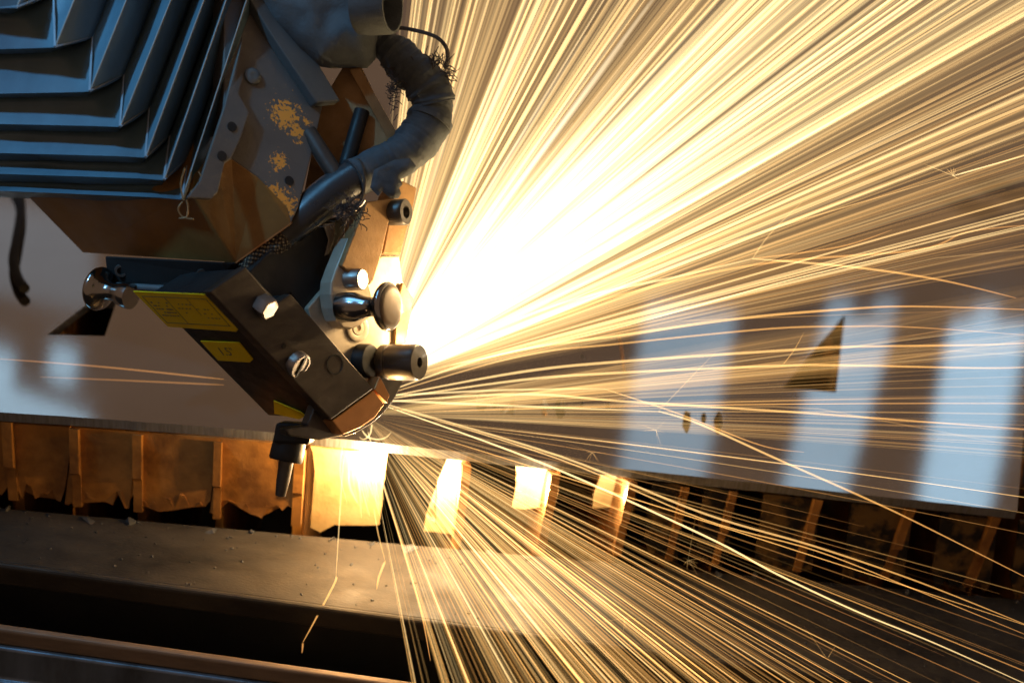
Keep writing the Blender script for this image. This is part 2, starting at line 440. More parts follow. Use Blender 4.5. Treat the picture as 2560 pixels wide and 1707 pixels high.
plate('slat_end_tab', [(1291, 1155), (1340, 1160), (1400, 1165), (1396, 1225), (1387, 1262), (1300, 1272), (1280, 1268), (1290, 1225)], M['scorch'], .022)
plate('slat_end_tab', [(1503, 1180), (1588, 1185), (1586, 1282), (1545, 1268), (1480, 1268), (1484, 1235)], M['scorch'], .034)

for x, y, e in ((1118, 1225, .30), (1345, 1222, .34), (1545, 1238, .13)):   # lamps added close to the tabs, standing in for light of the cut
    lamp('kerf_fill_lamp', 'POINT', fpl([(x, y)], .004)[0], e, (1.0, .76, .46), .003)
# front rail: a ledge, its dark lip, and a second beam nearer the camera
A0, A1 = onplane(-400, 1255 - 36, FP, FN), onplane(2900, 1525, FP, FN)
A0.z = A1.z = ZA
L0, L1 = on_z(0, 1408, ZA), on_z(700, 1502, ZA)
Ld = (L1 - L0).normalized()
LB0, LB1 = L0 - Ld * 0.25, L0 + Ld * 0.75
def extr(name, p0, p1, prof, mt, bev=0.0015):
    """prof: offsets (toward the camera, up) from the line p0-p1; one long bar."""
    q = -EY
    f = [p0 + q * a + V((0, 0, b)) for a, b in prof]; g = [p1 + q * a + V((0, 0, b)) for a, b in prof]
    bm = bmesh.new(); prism_bm(f, V((0, 0, 0)), back=g, bm=bm)
    return bevel(link(name, fin(bm), mt, bed), bev, 3)
ledge = prism('front_ledge', [A0 + EY * .001, A1 + EY * .001, LB1, LB0], V((0, 0, -.008)), M['rail'], bed, .002)
extr('ledge_lip', LB0 + V((0, 0, .0022)), LB1 + V((0, 0, .0022)), [(0, 0), (.004, 0), (.004, -.012), (0, -.012)], M['rail'], .0018)
extr('ledge_web', LB0 - V((0, 0, .0105)), LB1 - V((0, 0, .0105)), [(-.004, 0), (-.001, 0), (-.001, -.12), (-.004, -.12)], M['raildark'])
ZB = ZA - .012
B0, B1 = on_z(0, 1556, ZB), on_z(1000, 1697, ZB)
Bd = (B1 - B0).normalized()
BB0, BB1 = B0 - Bd * .2, B0 + Bd * .7
M['beam'] = mat('beam_highlight', (0.22, 0.145, 0.085), (0.13, 0.085, 0.05), 30, 0.5, 0.08, metal=0.3, bump=0.15, stretch=(1, 6, 6))  # brown stands in for the warm highlight along the beam's edge
M['beamface'] = mat('window_tinted_beam', (0.20, 0.24, 0.29), (0.07, 0.075, 0.075), 40, 0.4, 0.12, metal=0.5, bump=0.3, stretch=(1, 1, .3))  # blue put in for the window's reflection on this face
extr('lower_beam_edge', BB0, BB1, [(0, 0), (.004, -.0005), (.0055, -.008), (0, -.008)], M['beam'], .0012)
extr('lower_beam', BB0 - V((0, 0, .0082)), BB1 - V((0, 0, .0082)), [(.002, 0), (.0075, 0), (.0095, -.016), (.012, -.0165), (.02, -.08), (.002, -.08)], M['beamface'], .0015)
extr('gutter_floor', LB0 - V((0, 0, .075)) , LB1 - V((0, 0, .075)), [(-.02, 0), (.12, 0), (.12, -.004), (-.02, -.004)], M['raildark'])
# slag crusted along the back of the ledge
bm = bmesh.new()
n = 34
A0r, A1r = onplane(-80, 1255, FP, FN), onplane(2700, 1510, FP, FN)
for k in range(n):
    p = A0.lerp(A1, k / n) - EY * random.uniform(0, .004); p.z = ZA
    r = random.uniform(.0005, .0022)
    mtx = Matrix.Translation(p) @ Matrix.Rotation(random.uniform(0, 3), 4, 'Z') @ Matrix.Diagonal((random.uniform(.6, 3.0), random.uniform(.5, 1.5), random.uniform(.4, 1.3), 1))
    res = bmesh.ops.create_icosphere(bm, subdivisions=1, radius=r, matrix=mtx)
    for v in res['verts']: v.co += V((random.uniform(-1, 1), random.uniform(-1, 1), random.uniform(-1, 1))) * r * .55
for k in range(330):                                       # grit and spatter lying on the ledge
    u, w = random.random(), random.random() ** 1.6
    p = A0.lerp(A1, u).lerp(LB0.lerp(LB1, u), w); p.z = ZA
    r = random.uniform(.0002, .0008)
    res = bmesh.ops.create_icosphere(bm, subdivisions=1, radius=r, matrix=Matrix.Translation(p))
    for v in res['verts']: v.co += V((random.uniform(-1, 1), random.uniform(-1, 1), 0)) * r * .5
link('slag_crust', fin(bm), M['slag'], bed, kind='stuff')
# floor of the machine under everything
fl = bmesh.new(); bmesh.ops.create_grid(fl, x_segments=1, y_segments=1, size=3.0)
floor = link('floor', fin(fl), mat('machine_floor', (0.03, 0.026, 0.022), None, 12, 0.8, 0.1), None, kind='structure')
floor.location = (0, 1.0, -0.32)

# ------------------------------------------------------------------ laser cutting head
HN = (RGT * .70 + UPV * .0 - FWD * .71).normalized()
HO = P(800, 850, 0.59)
def H(px, py, h=0.0): return onplane(px, py, HO + HN * h, HN)
def HH(pts, h=0.0): return [H(x, y, h) for x, y in pts]
KAX = (RGT * .90 - FWD * .43).normalized()
def mmpx(px, py, d): return d / FPX
head = thing('laser_cutting_head', H(800, 850, -.02), 'scorched laser cutting head with yellow labels and steel knobs hanging over the sheet', 'laser head')

cover_px = [(524, 729), (614, 667), (692, 757), (726, 734), (934, 972), (828, 1049)]
prism('cover_plate', HH(cover_px, .004), HN * -.006, M['darkcover'], head, .0006)
block_px = [(522, 731), (612, 672), (690, 760), (726, 739), (928, 974), (830, 1052), (850, 1085), (838, 1096), (780, 1100)]
blk = [(524, 729), (614, 670), (700, 757), (726, 736), (932, 972), (830, 1050)]
prism('head_block', HH(blk, -.0022), HN * -.050, M['black'], head, .0008)
BFP, BFN = H(524, 729, -.0022), None
_e = (H(828, 1049, -.0022) - H(524, 729, -.0022)).normalized()
BFN = _e.cross(HN).normalized()
if BFN.dot(CAM - BFP) < 0: BFN = -BFN
def B(px, py, lift=0.0): return onplane(px, py, BFP + BFN * lift, BFN)
# lower foot of the block and its copper tip
prism('nozzle_foot', HH([(790, 1010), (830, 1052), (860, 1088), (802, 1100), (722, 1088), (712, 1072), (770, 1062)], -.004), HN * -.006, M['darksteel'], head, .0008)
prism('copper_tip', HH([(831, 1052), (934, 976), (962, 1011), (938, 1044), (905, 1067), (858, 1087)], .0035), HN * -.012, M['copper'], head, .0006)
prism('tip_cheek', HH([(936, 974), (950, 940), (975, 988), (968, 1008)], .002), HN * -.008, M['copper'], head, .0005)
arc = [(1012, 930), (1004, 962), (985, 1000), (958, 1035), (925, 1062), (890, 1082), (862, 1092), (848, 1088), (900, 1000), (950, 930)]
prism('shield_ring', HH(arc, -.009), HN * -.004, M['darksteel'], head, .0005)

# yellow labels on the dark left flank
lab = prism('warning_label', [B(x, y, .0006) for x, y in [(333, 729), (516, 737), (597, 822), (590, 829), (420, 817)]], BFN * -.0005, M['yellow'], head, label='large yellow warning label with a thin printed frame')
L1q = [(333, 729), (516, 737), (597, 828), (417, 818)]
def quad(q, u, v):
    a = V((*q[0], 0)).lerp(V((*q[1], 0)), u); b = V((*q[3], 0)).lerp(V((*q[2], 0)), u)
    p = a.lerp(b, v); return p.x, p.y
def ink(name, q, rects, parent):
    bm = bmesh.new()
    for u0, v0, u1, v1 in rects:
        prism_bm([B(*quad(q, u, v), .0007) for u, v in ((u0, v0), (u1, v0), (u1, v1), (u0, v1))], BFN * -.0004, bm=bm)
    return link(name, fin(bm), M['ink'], parent)
fr = [(.06, .12, .94, .135), (.06, .86, .94, .875), (.06, .12, .068, .875), (.932, .12, .94, .875), (.36, .12, .366, .875), (.66, .12, .664, .6)]
tx = []
for k in range(5):
    for x in np.arange(.10, .33, .035): 
        if random.random() < .75: tx.append((x, .28 + k * .09, x + random.uniform(.012, .03), .31 + k * .09))
for k in range(4):
    for x in np.arange(.42, .9, .05):
        if random.random() < .45: tx.append((x, .3 + k * .12, x + random.uniform(.015, .035), .32 + k * .12))
ink('label_print', L1q, fr + tx, lab)
lab2 = prism('warning_label', [B(x, y, .0006) for x, y in [(501, 853), (597, 857), (632, 899), (624, 906), (545, 901)]], BFN * -.0005, M['yellow'], head, label='small yellow label reading 1.5"')
fc = bpy.data.curves.new('print', 'FONT'); fc.body = '1.5"'; fc.size = 1
fo = bpy.data.objects.new('print', fc); COL.objects.link(fo)
tm = bpy.data.meshes.new_from_object(fo.evaluated_get(bpy.context.evaluated_depsgraph_get()))
bpy.data.objects.remove(fo); bpy.data.curves.remove(fc)
L2q = [(501, 853), (597, 857), (632, 903), (538, 902)]
for v in tm.vertices:
    u, w = v.co.x / 1.6, v.co.y
    v.co = B(*quad(L2q, .28 + u * .42, .70 - w * .58), .0008)
link('label_print', tm, M['ink'], lab2)
prism('warning_label', [B(x, y, .0006) for x, y in [(684, 1002), (752, 1031), (762, 1040), (748, 1048), (686, 1034)]], BFN * -.0005, M['yellow'], head, label='small soot-stained yellow label near the sensor')

# screws in the cover plate
c = H(655, 760, .004); q = (HN * .55 + (-UPV * .5 + RGT * .35)).normalized()
lathe('bolt_head', c - q * .001, q, [(0, .0048), (.0045, .0052), (.006, .0049), (.0063, .0042), (.0063, 0)], M['steel'], head, 6, 20)
c = H(740, 904, .004)
scr = lathe('slotted_screw', c - HN * .001, q, [(0, .0056), (.003, .0058), (.0042, .0054), (.0042, .0046), (.0036, .0043), (.0036, 0)], M['steel'], head, 36)
d1 = (UPV * .99 + RGT * .05); d1 = (d1 - q * d1.dot(q)).normalized(); d2 = q.cross(d1)
cc = c - HN * .001 + q * .0037
prism('slot', [cc + d1 * .0052 + d2 * .0006, cc + d1 * .0052 - d2 * .0006, cc - d1 * .0052 - d2 * .0006, cc - d1 * .0052 + d2 * .0006], q * .0007, M['black'], scr)
lathe('bolt_hole', H(836, 911, .0036), HN, [(0, .0046), (.0007, .0046), (.0007, .0040), (.0003, .0038), (.0003, 0)], M['black'], head, 32)
lathe('pin_hole', H(708, 865, .0036), HN, [(0, .0012), (.0006, .0012), (.0006, 0)], M['black'], head, 16)

# the lit side: back plate, browned slider, lever, brackets
prism('side_plate', HH([(770, 770), (830, 700), (905, 690), (953, 640), (999, 640), (1007, 704), (1034, 746), (1013, 866), (1004, 925), (985, 960), (950, 985), (900, 985), (800, 880)], -.011), HN * -.004, M['lit'], head, .0006)
prism('edge_plate', HH([(1007, 706), (1034, 747), (1013, 868), (1003, 925), (985, 915), (994, 760)], -.0085), HN * -.0022, M['brown'], head, .0004)
prism('slider_plate', HH([(916, 505), (985, 497), (954, 637), (934, 702), (926, 712), (913, 711), (905, 690), (873, 682), (854, 664)], .002), HN * -.009, M['brown'], head, .0006)
prism('lever', HH([(872, 596), (905, 560), (930, 640), (925, 715), (935, 752), (930, 790), (905, 812), (878, 823), (858, 820), (842, 802), (832, 770), (827, 735), (829, 706), (840, 674)], -.0005), HN * -.009, M['lit'], head, .0008)
prism('bracket', HH([(985, 488), (1007, 452), (1042, 470), (1037, 500), (1001, 637), (957, 634)], -.004), HN * -.012, M['brown'], head, .0006)
lathe('bracket_roller', H(975, 532, -.0015), KAX, [(0, .0060), (.008, .0062), (.0088, .0056), (.0088, .0030), (.006, .0026), (.006, 0)], M['darksteel'], head, 36)
prism('dark_core', HH([(600, 700), (740, 560), (862, 540), (874, 600), (842, 680), (828, 740), (836, 800), (800, 830), (726, 734), (690, 757)], -.014), HN * -.03, M['black'], head, .001)
prism('core_tab', HH([(808, 560), (838, 556), (836, 600), (822, 636), (812, 640), (822, 600)], -.0125), HN * -.001, M['steel'], head, .0004)
lathe('countersunk_screw', H(893, 820, -.0108), HN, [(0, .0064), (.0007, .0064), (.0010, .0058), (.0006, .0034), (.0010, .0030), (.0010, .0016), (.0002, .0012), (.0002, 0)], M['lit'], head, 36)
# round pin and mushroom knob
lathe('stop_pin', H(880, 699, 0) - KAX * .002, KAX, [(0, .0049), (.0072, .0049), (.0078, .0044), (.0078, 0)], M['steel'], head, 40)
kb = H(852, 768, -.001)
lathe('clamp_knob', kb, KAX, [(0, .0066), (.002, .0068), (.0075, .0066), (.0105, .0056), (.0135, .0046), (.0165, .0043), (.0185, .0047), (.0205, .0068), (.0222, .0096), (.0236, .0108), (.0248, .0110), (.0256, .0106), (.0262, .0094), (.0266, .006), (.0268, 0)], M['chrome'], head, 64, 60)
lathe('knob_face', kb + KAX * .0262, KAX, [(0, .0097), (.0004, .0094), (.0009, .007), (.0011, 0)], M['knobface'], head, 48, 60)  # added disc, keeps the burst's glare off the chrome end
# guide roller at the lower right, with a black disc at its base
rb = H(925, 903, -.012)
lathe('guide_roller', H(958, 905, -.008), KAX, [(0, .0083), (.0035, .0083), (.0040, .0078), (.0048, .0078), (.0053, .0085), (.0185, .0085), (.0195, .0079), (.0197, .0024), (.016, .0018), (.016, 0)], M['darksteel'], head, 48)
lathe('roller_disc', H(900, 902, -.0105), KAX, [(0, .0080), (.005, .0080), (.006, .0075), (.006, 0)], M['black'], head, 40)
# sensor below the block
sp = P(735, 1062, 0.600); st = P(716, 1150, 0.598)
sax = (st - sp).normalized()
prism('sensor_block', [P(x, y, .594) for x, y in [(690, 1056), (776, 1060), (782, 1080), (772, 1112), (680, 1106)]], FWD * .016, M['black'], head, .002)
lathe('sensor', P(728, 1085, .603), sax, [(0, .0073), (.008, .0076), (.0115, .0077), (.0125, .0070), (.0125, .005), (.011, .0045), (.011, 0)], M['black'], head, 40)
lathe('lower_stem', P(716, 1150, .604), (P(700, 1245, .606) - P(716, 1150, .604)).normalized(), [(0, .0034), (.010, .0030), (.0165, .0024), (.0165, 0)], M['darksteel'], head, 28)  # narrow dark stem below the sensor

# housing: bent sheet with an underside tinted with painted spark glow and a chipped painted flank
v4, v5, v11 = P(728, 558, .588), P(808, 262, .612), P(583, 212, .585)
RN = (v5 - v4).cross(v11 - v4).normalized()
if RN.dot(CAM - v4) < 0: RN = -RN
def RP(x, y, h=0.0): return onplane(x, y, v4 + RN * h, RN)
flank = [RP(*p) for p in [(560, 404), (580, 398), (646, 444), (719, 520), (728, 558), (748, 515), (789, 348), (808, 262), (792, 258), (676, 60), (640, -60), (560, -60)]]
prism('housing_flank', flank, RN * -.012, M['housing'], head, .0006)
v3 = P(589, 657, .586)
v6, v1, v2 = P(478, 480, .569), P(52, 474, .640), P(207, 632, .660)
bk = FWD * .05 + UPV * .03
def shell(name, pts, back, mt):
    return bevel(link(name, fin(prism_bm(pts, back)), mt, head), .0005)
shell('housing_nose', [v6, v3, v4, RP(719, 520, -.0001), RP(646, 444, -.0001), RP(580, 398, -.0001), RP(540, 400, -.0001)], FWD * .03, M['under'])
shell('housing_underside', [v1, v2, v3, v6], FWD * .02 + UPV * .03, M['under'])
prism('nose_highlight', [RP(*p, .0003) for p in [(588, 659), (590, 655), (728, 556), (729, 560)]] if False else [v3 - UPV * .0004, v3 + UPV * .0005, v4 + UPV * .0005, v4 - UPV * .0004], FWD * .001, M['copper'], head)  # thin copper strip painted as the orange highlight on the nose edge
lathe('rivet', RP(630, 192, 0), RN, [(0, .0040), (.0010, .0038), (.0016, .0028), (.0017, .0012), (.0012, 0)], M['bracket'], head, 32)
lathe('bolt_hole', RP(722, 453, -.0003), RN, [(0, .0022), (.0006, .0022), (.0006, 0)], M['black'], head, 24)
prism('channel_bar', [RP(x, y, .006) for x, y in [(668, 70), (793, 258), (852, 253), (800, 165), (700, 20), (620, -60), (590, -60)]], RN * -.006, M['bracket'], head, .0008)
# end flange of the bellows
fl = [RP(x, y, .004) for x, y in [(607, 93), (583, 212), (623, 282), (600, 350), (577, 398), (562, 408), (545, 480), (529, 497), (468, 494), (500, 452), (560, 270)]]
prism('bellows_flange', fl, RN * -.002, M['housing'], head, .0004)
for x, y in [(579, 318), (554, 391)]:
    lathe('flange_hole', RP(x, y, .0037), RN, [(0, .0022), (.0007, .0022), (.0007, 0)], M['black'], head, 24)
# black mounting strip with two socket screws
prism('mount_strip', [P(x, y, d) for x, y, d in [(262, 640, .618), (420, 648, .599), (588, 657, .577), (560, 690, .586), (515, 738, .594), (300, 724, .624), (268, 700, .624)]], FWD * .02, M['matt_black'], head, .0012)
tube('strip_rail', [P(290, 714, .620), P(520, 728, .588)], .0016, M['bracket'], head)
for x, y, d in [(304, 676, .618), (509, 687, .592)]:
    ax = (-FWD * .95 - UPV * .3).normalized()
    lathe('socket_screw', P(x, y, d) - ax * .002, ax, [(0, .0032), (.0028, .0032), (.0034, .0028), (.0034, .0018), (.0016, .0016), (.0016, 0)], M['darksteel'], head, 28)
# second mushroom knob at the far left
kb2 = P(345, 745, .607); ka = (P(224, 716, .618) - kb2).normalized()
lathe('clamp_knob', kb2, ka, [(.004, .0060), (.006, .0062), (.009, .0056), (.0125, .0044), (.016, .0042), (.0185, .0052), (.020, .0080), (.0212, .0098), (.0226, .0103), (.0238, .0099), (.0245, .007), (.0247, 0)], M['chrome'], head, 56, 60, label='polished knob at the far left of the head')

# bars and plates behind the hose
prism('back_plate', [P(x, y, .622) for x, y in [(795, 270), (868, 150), (905, 170), (990, 345), (980, 420), (900, 500), (760, 480), (785, 350)]], FWD * .003, M['brown'], head, .0006)
prism('diagonal_bar', [P(872, 172, .616), P(898, 168, .616), P(996, 338, .622), P(972, 352, .622)], FWD * .006, M['brown'], head, .0008)
tube('dark_rod', [P(905, 278, .620), P(858, 440, .612)], .0036, M['black'], head, 20)  # plain dark bar across the brown plate
tube('dark_rod', [P(770, 330, .606), P(850, 455, .603)], .0040, M['darksteel'], head, 20)

# ------------------------------------------------------------------ bellows
bel = thing('bellows_cover', P(300, 300, .6), 'blue-grey folded bellows cover above the laser head', 'bellows')
Ac = [(45, 22), (140, 120), (229, 229), (298, 315), (363, 395), (411, 451), (458, 501)]
Al = [25, 127, 236, 308, 381, 434, 477]
Bc = [(137, -22), (229, 91), (308, 191), (375, 269), (423, 335), (469, 395)]
_r = random.Random(4)
Ac = [(x + _r.uniform(-4, 4), y + _r.uniform(-3, 3)) for x, y in Ac]; Bc = [(x + _r.uniform(-4, 4), y + _r.uniform(-5, 5)) for x, y in Bc]
sd = [.40, .40, .40, .40, .37, .345, .325]
dC = [.545, .550, .555, .559, .562, .565, .567]
def side(c, s, d):
    t = c[1] + 260
    return P(c[0] + s * t, -260, d)
def ploop(i):
    c, d = Ac[i], dC[i]
    return [P(-420, Al[i] + (Al[i] - c[1]) * .8, d + .11), P(c[0] - 60, c[1] + (Al[i] - c[1]) * .25, d + .011), P(*c, d), side(c, sd[i], d + .035)]
def vloop(i):                       # valley between peak i and i+1
    c, d = Bc[i], dC[i] + .021
    a = Ac[i]
    return [P(-420, Al[i] + 12, d + .098), P(a[0] - 5, a[1] + 13, d - .003), P(*c, d), side(c, sd[i] * .98, d + .04)]
def strip_bm(rows, th=.0009):
    bm = bmesh.new()
    for r0, r1 in zip(rows, rows[1:]):
        # subdivide each panel a little so that the fabric can sag
        for k in range(len(r0) - 1):
            n = 10 if k != 1 else 4
            for u in range(n):
                q = [r0[k].lerp(r0[k + 1], u / n), r0[k].lerp(r0[k + 1], (u + 1) / n), r1[k].lerp(r1[k + 1], (u + 1) / n), r1[k].lerp(r1[k + 1], u / n)]
                m_ = 4
                for w in range(m_):
                    def pt(a, b, t):
                        p = a.lerp(b, t); sag = math.sin(math.pi * t) * .0016
                        return p + FWD * sag + V((1, 1, 1)) * .0016 * noise.noise(p * 34) * math.sin(math.pi * t)
                    bm.faces.new([bm.verts.new(x) for x in (pt(q[0], q[3], w / m_), pt(q[1], q[2], w / m_), pt(q[1], q[2], (w + 1) / m_), pt(q[0], q[3], (w + 1) / m_))])
    bmesh.ops.remove_doubles(bm, verts=bm.verts, dist=1e-5)
    return bm
for i in range(len(Ac)):
    rows = [ploop(i)]
    if i > 0: rows = [vloop(i - 1)] + rows
    if i < len(Bc): rows = rows + [vloop(i)]
    else: rows = rows + [[p + FWD * .03 for p in ploop(i)]]
    o = link('pleat', fin(strip_bm(rows), 35), M['bellows'], bel)
    s = o.modifiers.new('thick', 'SOLIDIFY'); s.thickness = .0007; s.offset = 0
    pl = ploop(i)
    hem = tube('pleat_hem', [p - FWD * .0002 for p in (pl[2], pl[3])], .00040, M['bellows_edge'], o, 6)
    if i > 0:                                             # pale tube painted as the highlight along the zigzag crease
        b_ = vloop(i - 1)[2]
        tube('pleat_highlight', [p - FWD * .0006 for p in (ploop(i - 1)[2], b_, pl[2])], .00055, M['bellows_crease'], o, 6)
# back and end of the bellows box
ends = ploop(6)
prism('bellows_core', [P(-420, -260, .70), P(-420, 430, .70), P(420, 470, .60), P(560, 60, .615), P(640, -260, .635)], FWD * .02, M['bellows'], bel)
# loose threads at the lower corner
bm = bmesh.new()
for pts in [[(458, 501), (452, 460), (462, 420)], [(456, 505), (446, 520), (450, 535), (462, 545), (484, 548)], [(466, 500), (470, 520), (466, 542), (448, 546)], [(470, 495), (480, 480), (500, 478), (506, 450), (497, 430)], [(458, 500), (470, 470), (478, 430)]]:
    tube_bm(catmull([P(x, y, .562) for x, y in pts], 5), .00035, 5, bm)
link('loose_thread', fin(bm), M['brown'], bel)

# ------------------------------------------------------------------ protective sleeve, hose
def pillow(name, outline, d0, bulge, mt, parent=None, step=9, dfun=None, wr=.0015, freq=60):
    """closed cloth bag: outline filled with a grid, swelling toward and away from the camera."""
    n = len(outline)
    xs = [p[0] for p in outline]; ys = [p[1] for p in outline]
    def inside(x, y):
        c = False
        for i in range(n):
            x0, y0 = outline[i]; x1, y1 = outline[i - 1]
            if (y0 > y) != (y1 > y) and x < (x1 - x0) * (y - y0) / (y1 - y0) + x0: c = not c
        return c
    def dist(x, y):
        best = 1e9
        for i in range(n):
            a = V((*outline[i], 0)); b = V((*outline[i - 1], 0)); p = V((x, y, 0)); ab = b - a
            t = max(0, min(1, (p - a).dot(ab) / max(ab.length_squared, 1e-9))); best = min(best, (p - a - ab * t).length)
        return best
    bm = bmesh.new(); rim = []
    dense = []
    for i in range(n):
        a, b = V((*outline[i], 0)), V((*outline[(i + 1) % n], 0)); k = max(1, int((b - a).length / step))
        dense += [a.lerp(b, j / k) for j in range(k)]
    pts = [(p.x, p.y, 0.0) for p in dense]
    y = min(ys) + step * .5
    while y < max(ys):
        x = min(xs) + step * .5
        while x < max(xs):
            if inside(x, y):
                dd = dist(x, y)
                if dd > step * .55: pts.append((x + random.uniform(-.5, .5), y + random.uniform(-.5, .5), dd))
            x += step
        y += step
    from mathutils.geometry import delaunay_2d_cdt
    nr = len(dense)
    res = delaunay_2d_cdt([V((p[0], p[1])) for p in pts], [(i, (i + 1) % nr) for i in range(nr)], [], 1, 1e-4)
    V2, F2 = res[0], res[2]
    mx = max(p[2] for p in pts)
    fr, bk_ = [], []
    for v in V2:
        dd = dist(v.x, v.y); t = min(1, dd / (mx * .8)); h = math.sqrt(max(0, 1 - (1 - t) ** 2)) * bulge
        dep = (dfun(v.x, v.y) if dfun else d0)
        p = P(v.x, v.y, dep); w = noise.noise(p * freq) * wr * t * 2 + noise.noise(p * freq * 3.1) * wr * .6 * t
        fr.append(bm.verts.new(P(v.x, v.y, dep - h + w)))
        bk_.append(fr[-1] if dd < .05 else bm.verts.new(P(v.x, v.y, dep + h)))
    for f in F2:
        try: bm.faces.new([fr[i] for i in f])
        except ValueError: pass
        try: bm.faces.new([bk_[i] for i in reversed(f)])
        except ValueError: pass
    return link(name, fin(bm, 60), mt, parent)
slv = thing('protective_sleeve', P(800, 100, .63), 'grey suede protective sleeve with an open round cuff at the top', 'sleeve')
pillow('cloth', [(560, -60), (640, 0), (680, 60), (740, 120), (792, 166), (830, 172), (880, 170), (918, 171), (938, 150), (946, 110), (950, 78), (980, 74), (990, 40), (990, -60)], .612, .016, M['cloth'], slv, dfun=lambda x, y: .60 + (x - 560) * .00005, wr=.003, freq=45)
ca = (RGT * .93 - FWD * .28 + UPV * -.06).normalized()
lathe('cuff', P(930, 14, .594), ca, [(-.006, .0128), (0, .0132), (.0085, .0128), (.010, .0124), (.010, .0112), (.006, .0106), (-.004, .0106), (-.004, 0)], M['cloth'], slv, 48)
hose = thing('cable_hose', P(1000, 300, .62), 'scorched blue-grey hose with frayed braid bending beside the sparks', 'hose')
def hp(l): return [P(x, y, d) for x, y, d in l]
def rr(l, n):
    out = []
    for i in range(len(l) - 1): out += [l[i] + (l[i + 1] - l[i]) * k / n for k in range(n)]
    return out + [l[-1]]
up = catmull(hp([(915, 70, .622), (960, 110, .622), (1000, 145, .622), (1040, 185, .622), (1072, 225, .623), (1082, 262, .624)]), 8)
def wrinkle(fq, amp): return lambda p, a: amp * noise.noise(p * fq + V((a * .6, 0, 0))) + amp * .8 * noise.noise(p * fq * 2.7 + V((0, a, 0))) + amp * .5 * noise.noise(p * fq * 7)
up = catmull(up[::3] + up[-1:], 8)
ur = list(np.interp(np.linspace(0, 5, len(up)), range(6), [34, 42, 52, 58, 58, 54]))
tube('upper_braid', up, [r * .00018 for r in ur], M['rubber'], hose, 40, wob=wrinkle(110, .13))
for k, kr in ((int(len(up) * .30), 1.05), (int(len(up) * .72), 1.04)):
    tube('wrap_band', up[k:k + 5], [ur[k] * .00018 * kr] * 5, M['wrap'], hose, 36, wob=wrinkle(200, .06))
lowp = catmull(hp([(1085, 240, .626), (1078, 290, .624), (1048, 345, .621), (1000, 392, .617), (940, 420, .612), (880, 448, .606)]), 8)
lowp = catmull(lowp[::3] + lowp[-1:], 8)
lr = list(np.interp(np.linspace(0, 5, len(lowp)), range(6), [50, 55, 55, 50, 47, 50]))
tube('outer_jacket', lowp, [r * .000185 for r in lr], M['rubber'], hose, 40, wob=wrinkle(100, .09))
for k, kr in ((int(len(lowp) * .22), 1.07), (int(len(lowp) * .34), 1.03), (int(len(lowp) * .62), 1.03), (len(lowp) - 7, 1.03)):
    tube('wrap_band', lowp[k:k + 5], [lr[k] * .000185 * kr] * 5, M['wrap'], hose, 36, wob=wrinkle(180, .05))
inn = catmull(hp([(890, 442, .607), (830, 482, .604), (770, 530, .601), (715, 578, .599), (690, 600, .598)]), 8)
M['innerhose'] = mat('glossy_hose', (0.035, 0.037, 0.04), (0.022, 0.022, 0.022), 60, 0.32, 0.08, bump=0.12)
tube('inner_hose', inn, [r * .00018 for r in rr([45, 48, 46, 42, 40], 8)], M['innerhose'], hose, 32)
bm = tube_bm(catmull(hp([(700, 592, .598), (672, 620, .596), (645, 650, .594), (620, 690, .592)]), 6), [.0076] * 19, 26)
def braid_mat():
    m = bpy.data.materials.new('wire_braid'); m.use_nodes = True; nt = m.node_tree; b = nt.nodes['Principled BSDF']
    v = nt.nodes.new('ShaderNodeTexVoronoi'); v.inputs['Scale'].default_value = 700; v.inputs['Randomness'].default_value = 0.15
    tc = nt.nodes.new('ShaderNodeTexCoord'); nt.links.new(tc.outputs['Object'], v.inputs['Vector'])
    nt.links.new(ramp(nt, v.outputs['Distance'], [(0.25, (.25, .19, .12)), (0.5, (.02, .016, .012))]), b.inputs['Base Color'])
    b.inputs['Roughness'].default_value = 0.5; b.inputs['Metallic'].default_value = 0.5
    bp = nt.nodes.new('ShaderNodeBump'); bp.invert = True; bp.inputs['Distance'].default_value = 0.001; nt.links.new(v.outputs['Distance'], bp.inputs['Height']); nt.links.new(bp.outputs[0], b.inputs['Normal'])
    return m
link('wire_braid', fin(bm, 60), braid_mat(), hose)
# torn flap, cable tie, frayed strands
pillow('torn_flap', [(935, 425), (985, 400), (1025, 395), (1040, 415), (1028, 435), (1000, 446), (1006, 462), (998, 470), (1003, 484), (996, 496), (985, 498), (972, 493), (955, 478), (945, 490), (925, 470)], .602, .0013, M['rubber'], hose, step=7, dfun=lambda x, y: .598 + (x - 930) * .00006)
tube('cable_tie', [P(886 + 50 * math.cos(a) * .35 + 8, 455 + 55 * math.sin(a), .598 + .004 * (1 - math.cos(a))) for a in np.linspace(-1.6, 1.6, 16)], .0007, M['darksteel'], hose, 6)
tube('cable_tie', catmull([P(x, y, .594) for x, y in [(875, 535), (893, 520), (906, 508), (911, 500)]], 5), .0007, M['steel'], hose, 6)
def frays(name, px, py, d, n, spread, ln, ang, angs):
    bm = bmesh.new()
    for k in range(n):
        x, y = px + random.gauss(0, spread[0]), py + random.gauss(0, spread[1]); a = ang + random.gauss(0, angs); L = ln * random.uniform(.4, 1.3)
        pts = [(x, y)]
        for s in range(5):
            a += random.gauss(0, .45); pts.append((pts[-1][0] + math.cos(a) * L / 5, pts[-1][1] - math.sin(a) * L / 5))
        dd = d + random.uniform(-.004, .004)
        tube_bm(catmull([P(u, v, dd) for u, v in pts], 3), random.uniform(.00013, .00026), 4, bm)
    return link(name, fin(bm), M['fray'], hose, kind='stuff')
frays('frayed_strands', 1088, 160, .616, 46, (14, 7), 32, 1.5, .6)
frays('frayed_strands', 1112, 182, .617, 24, (7, 9), 32, .2, .4)
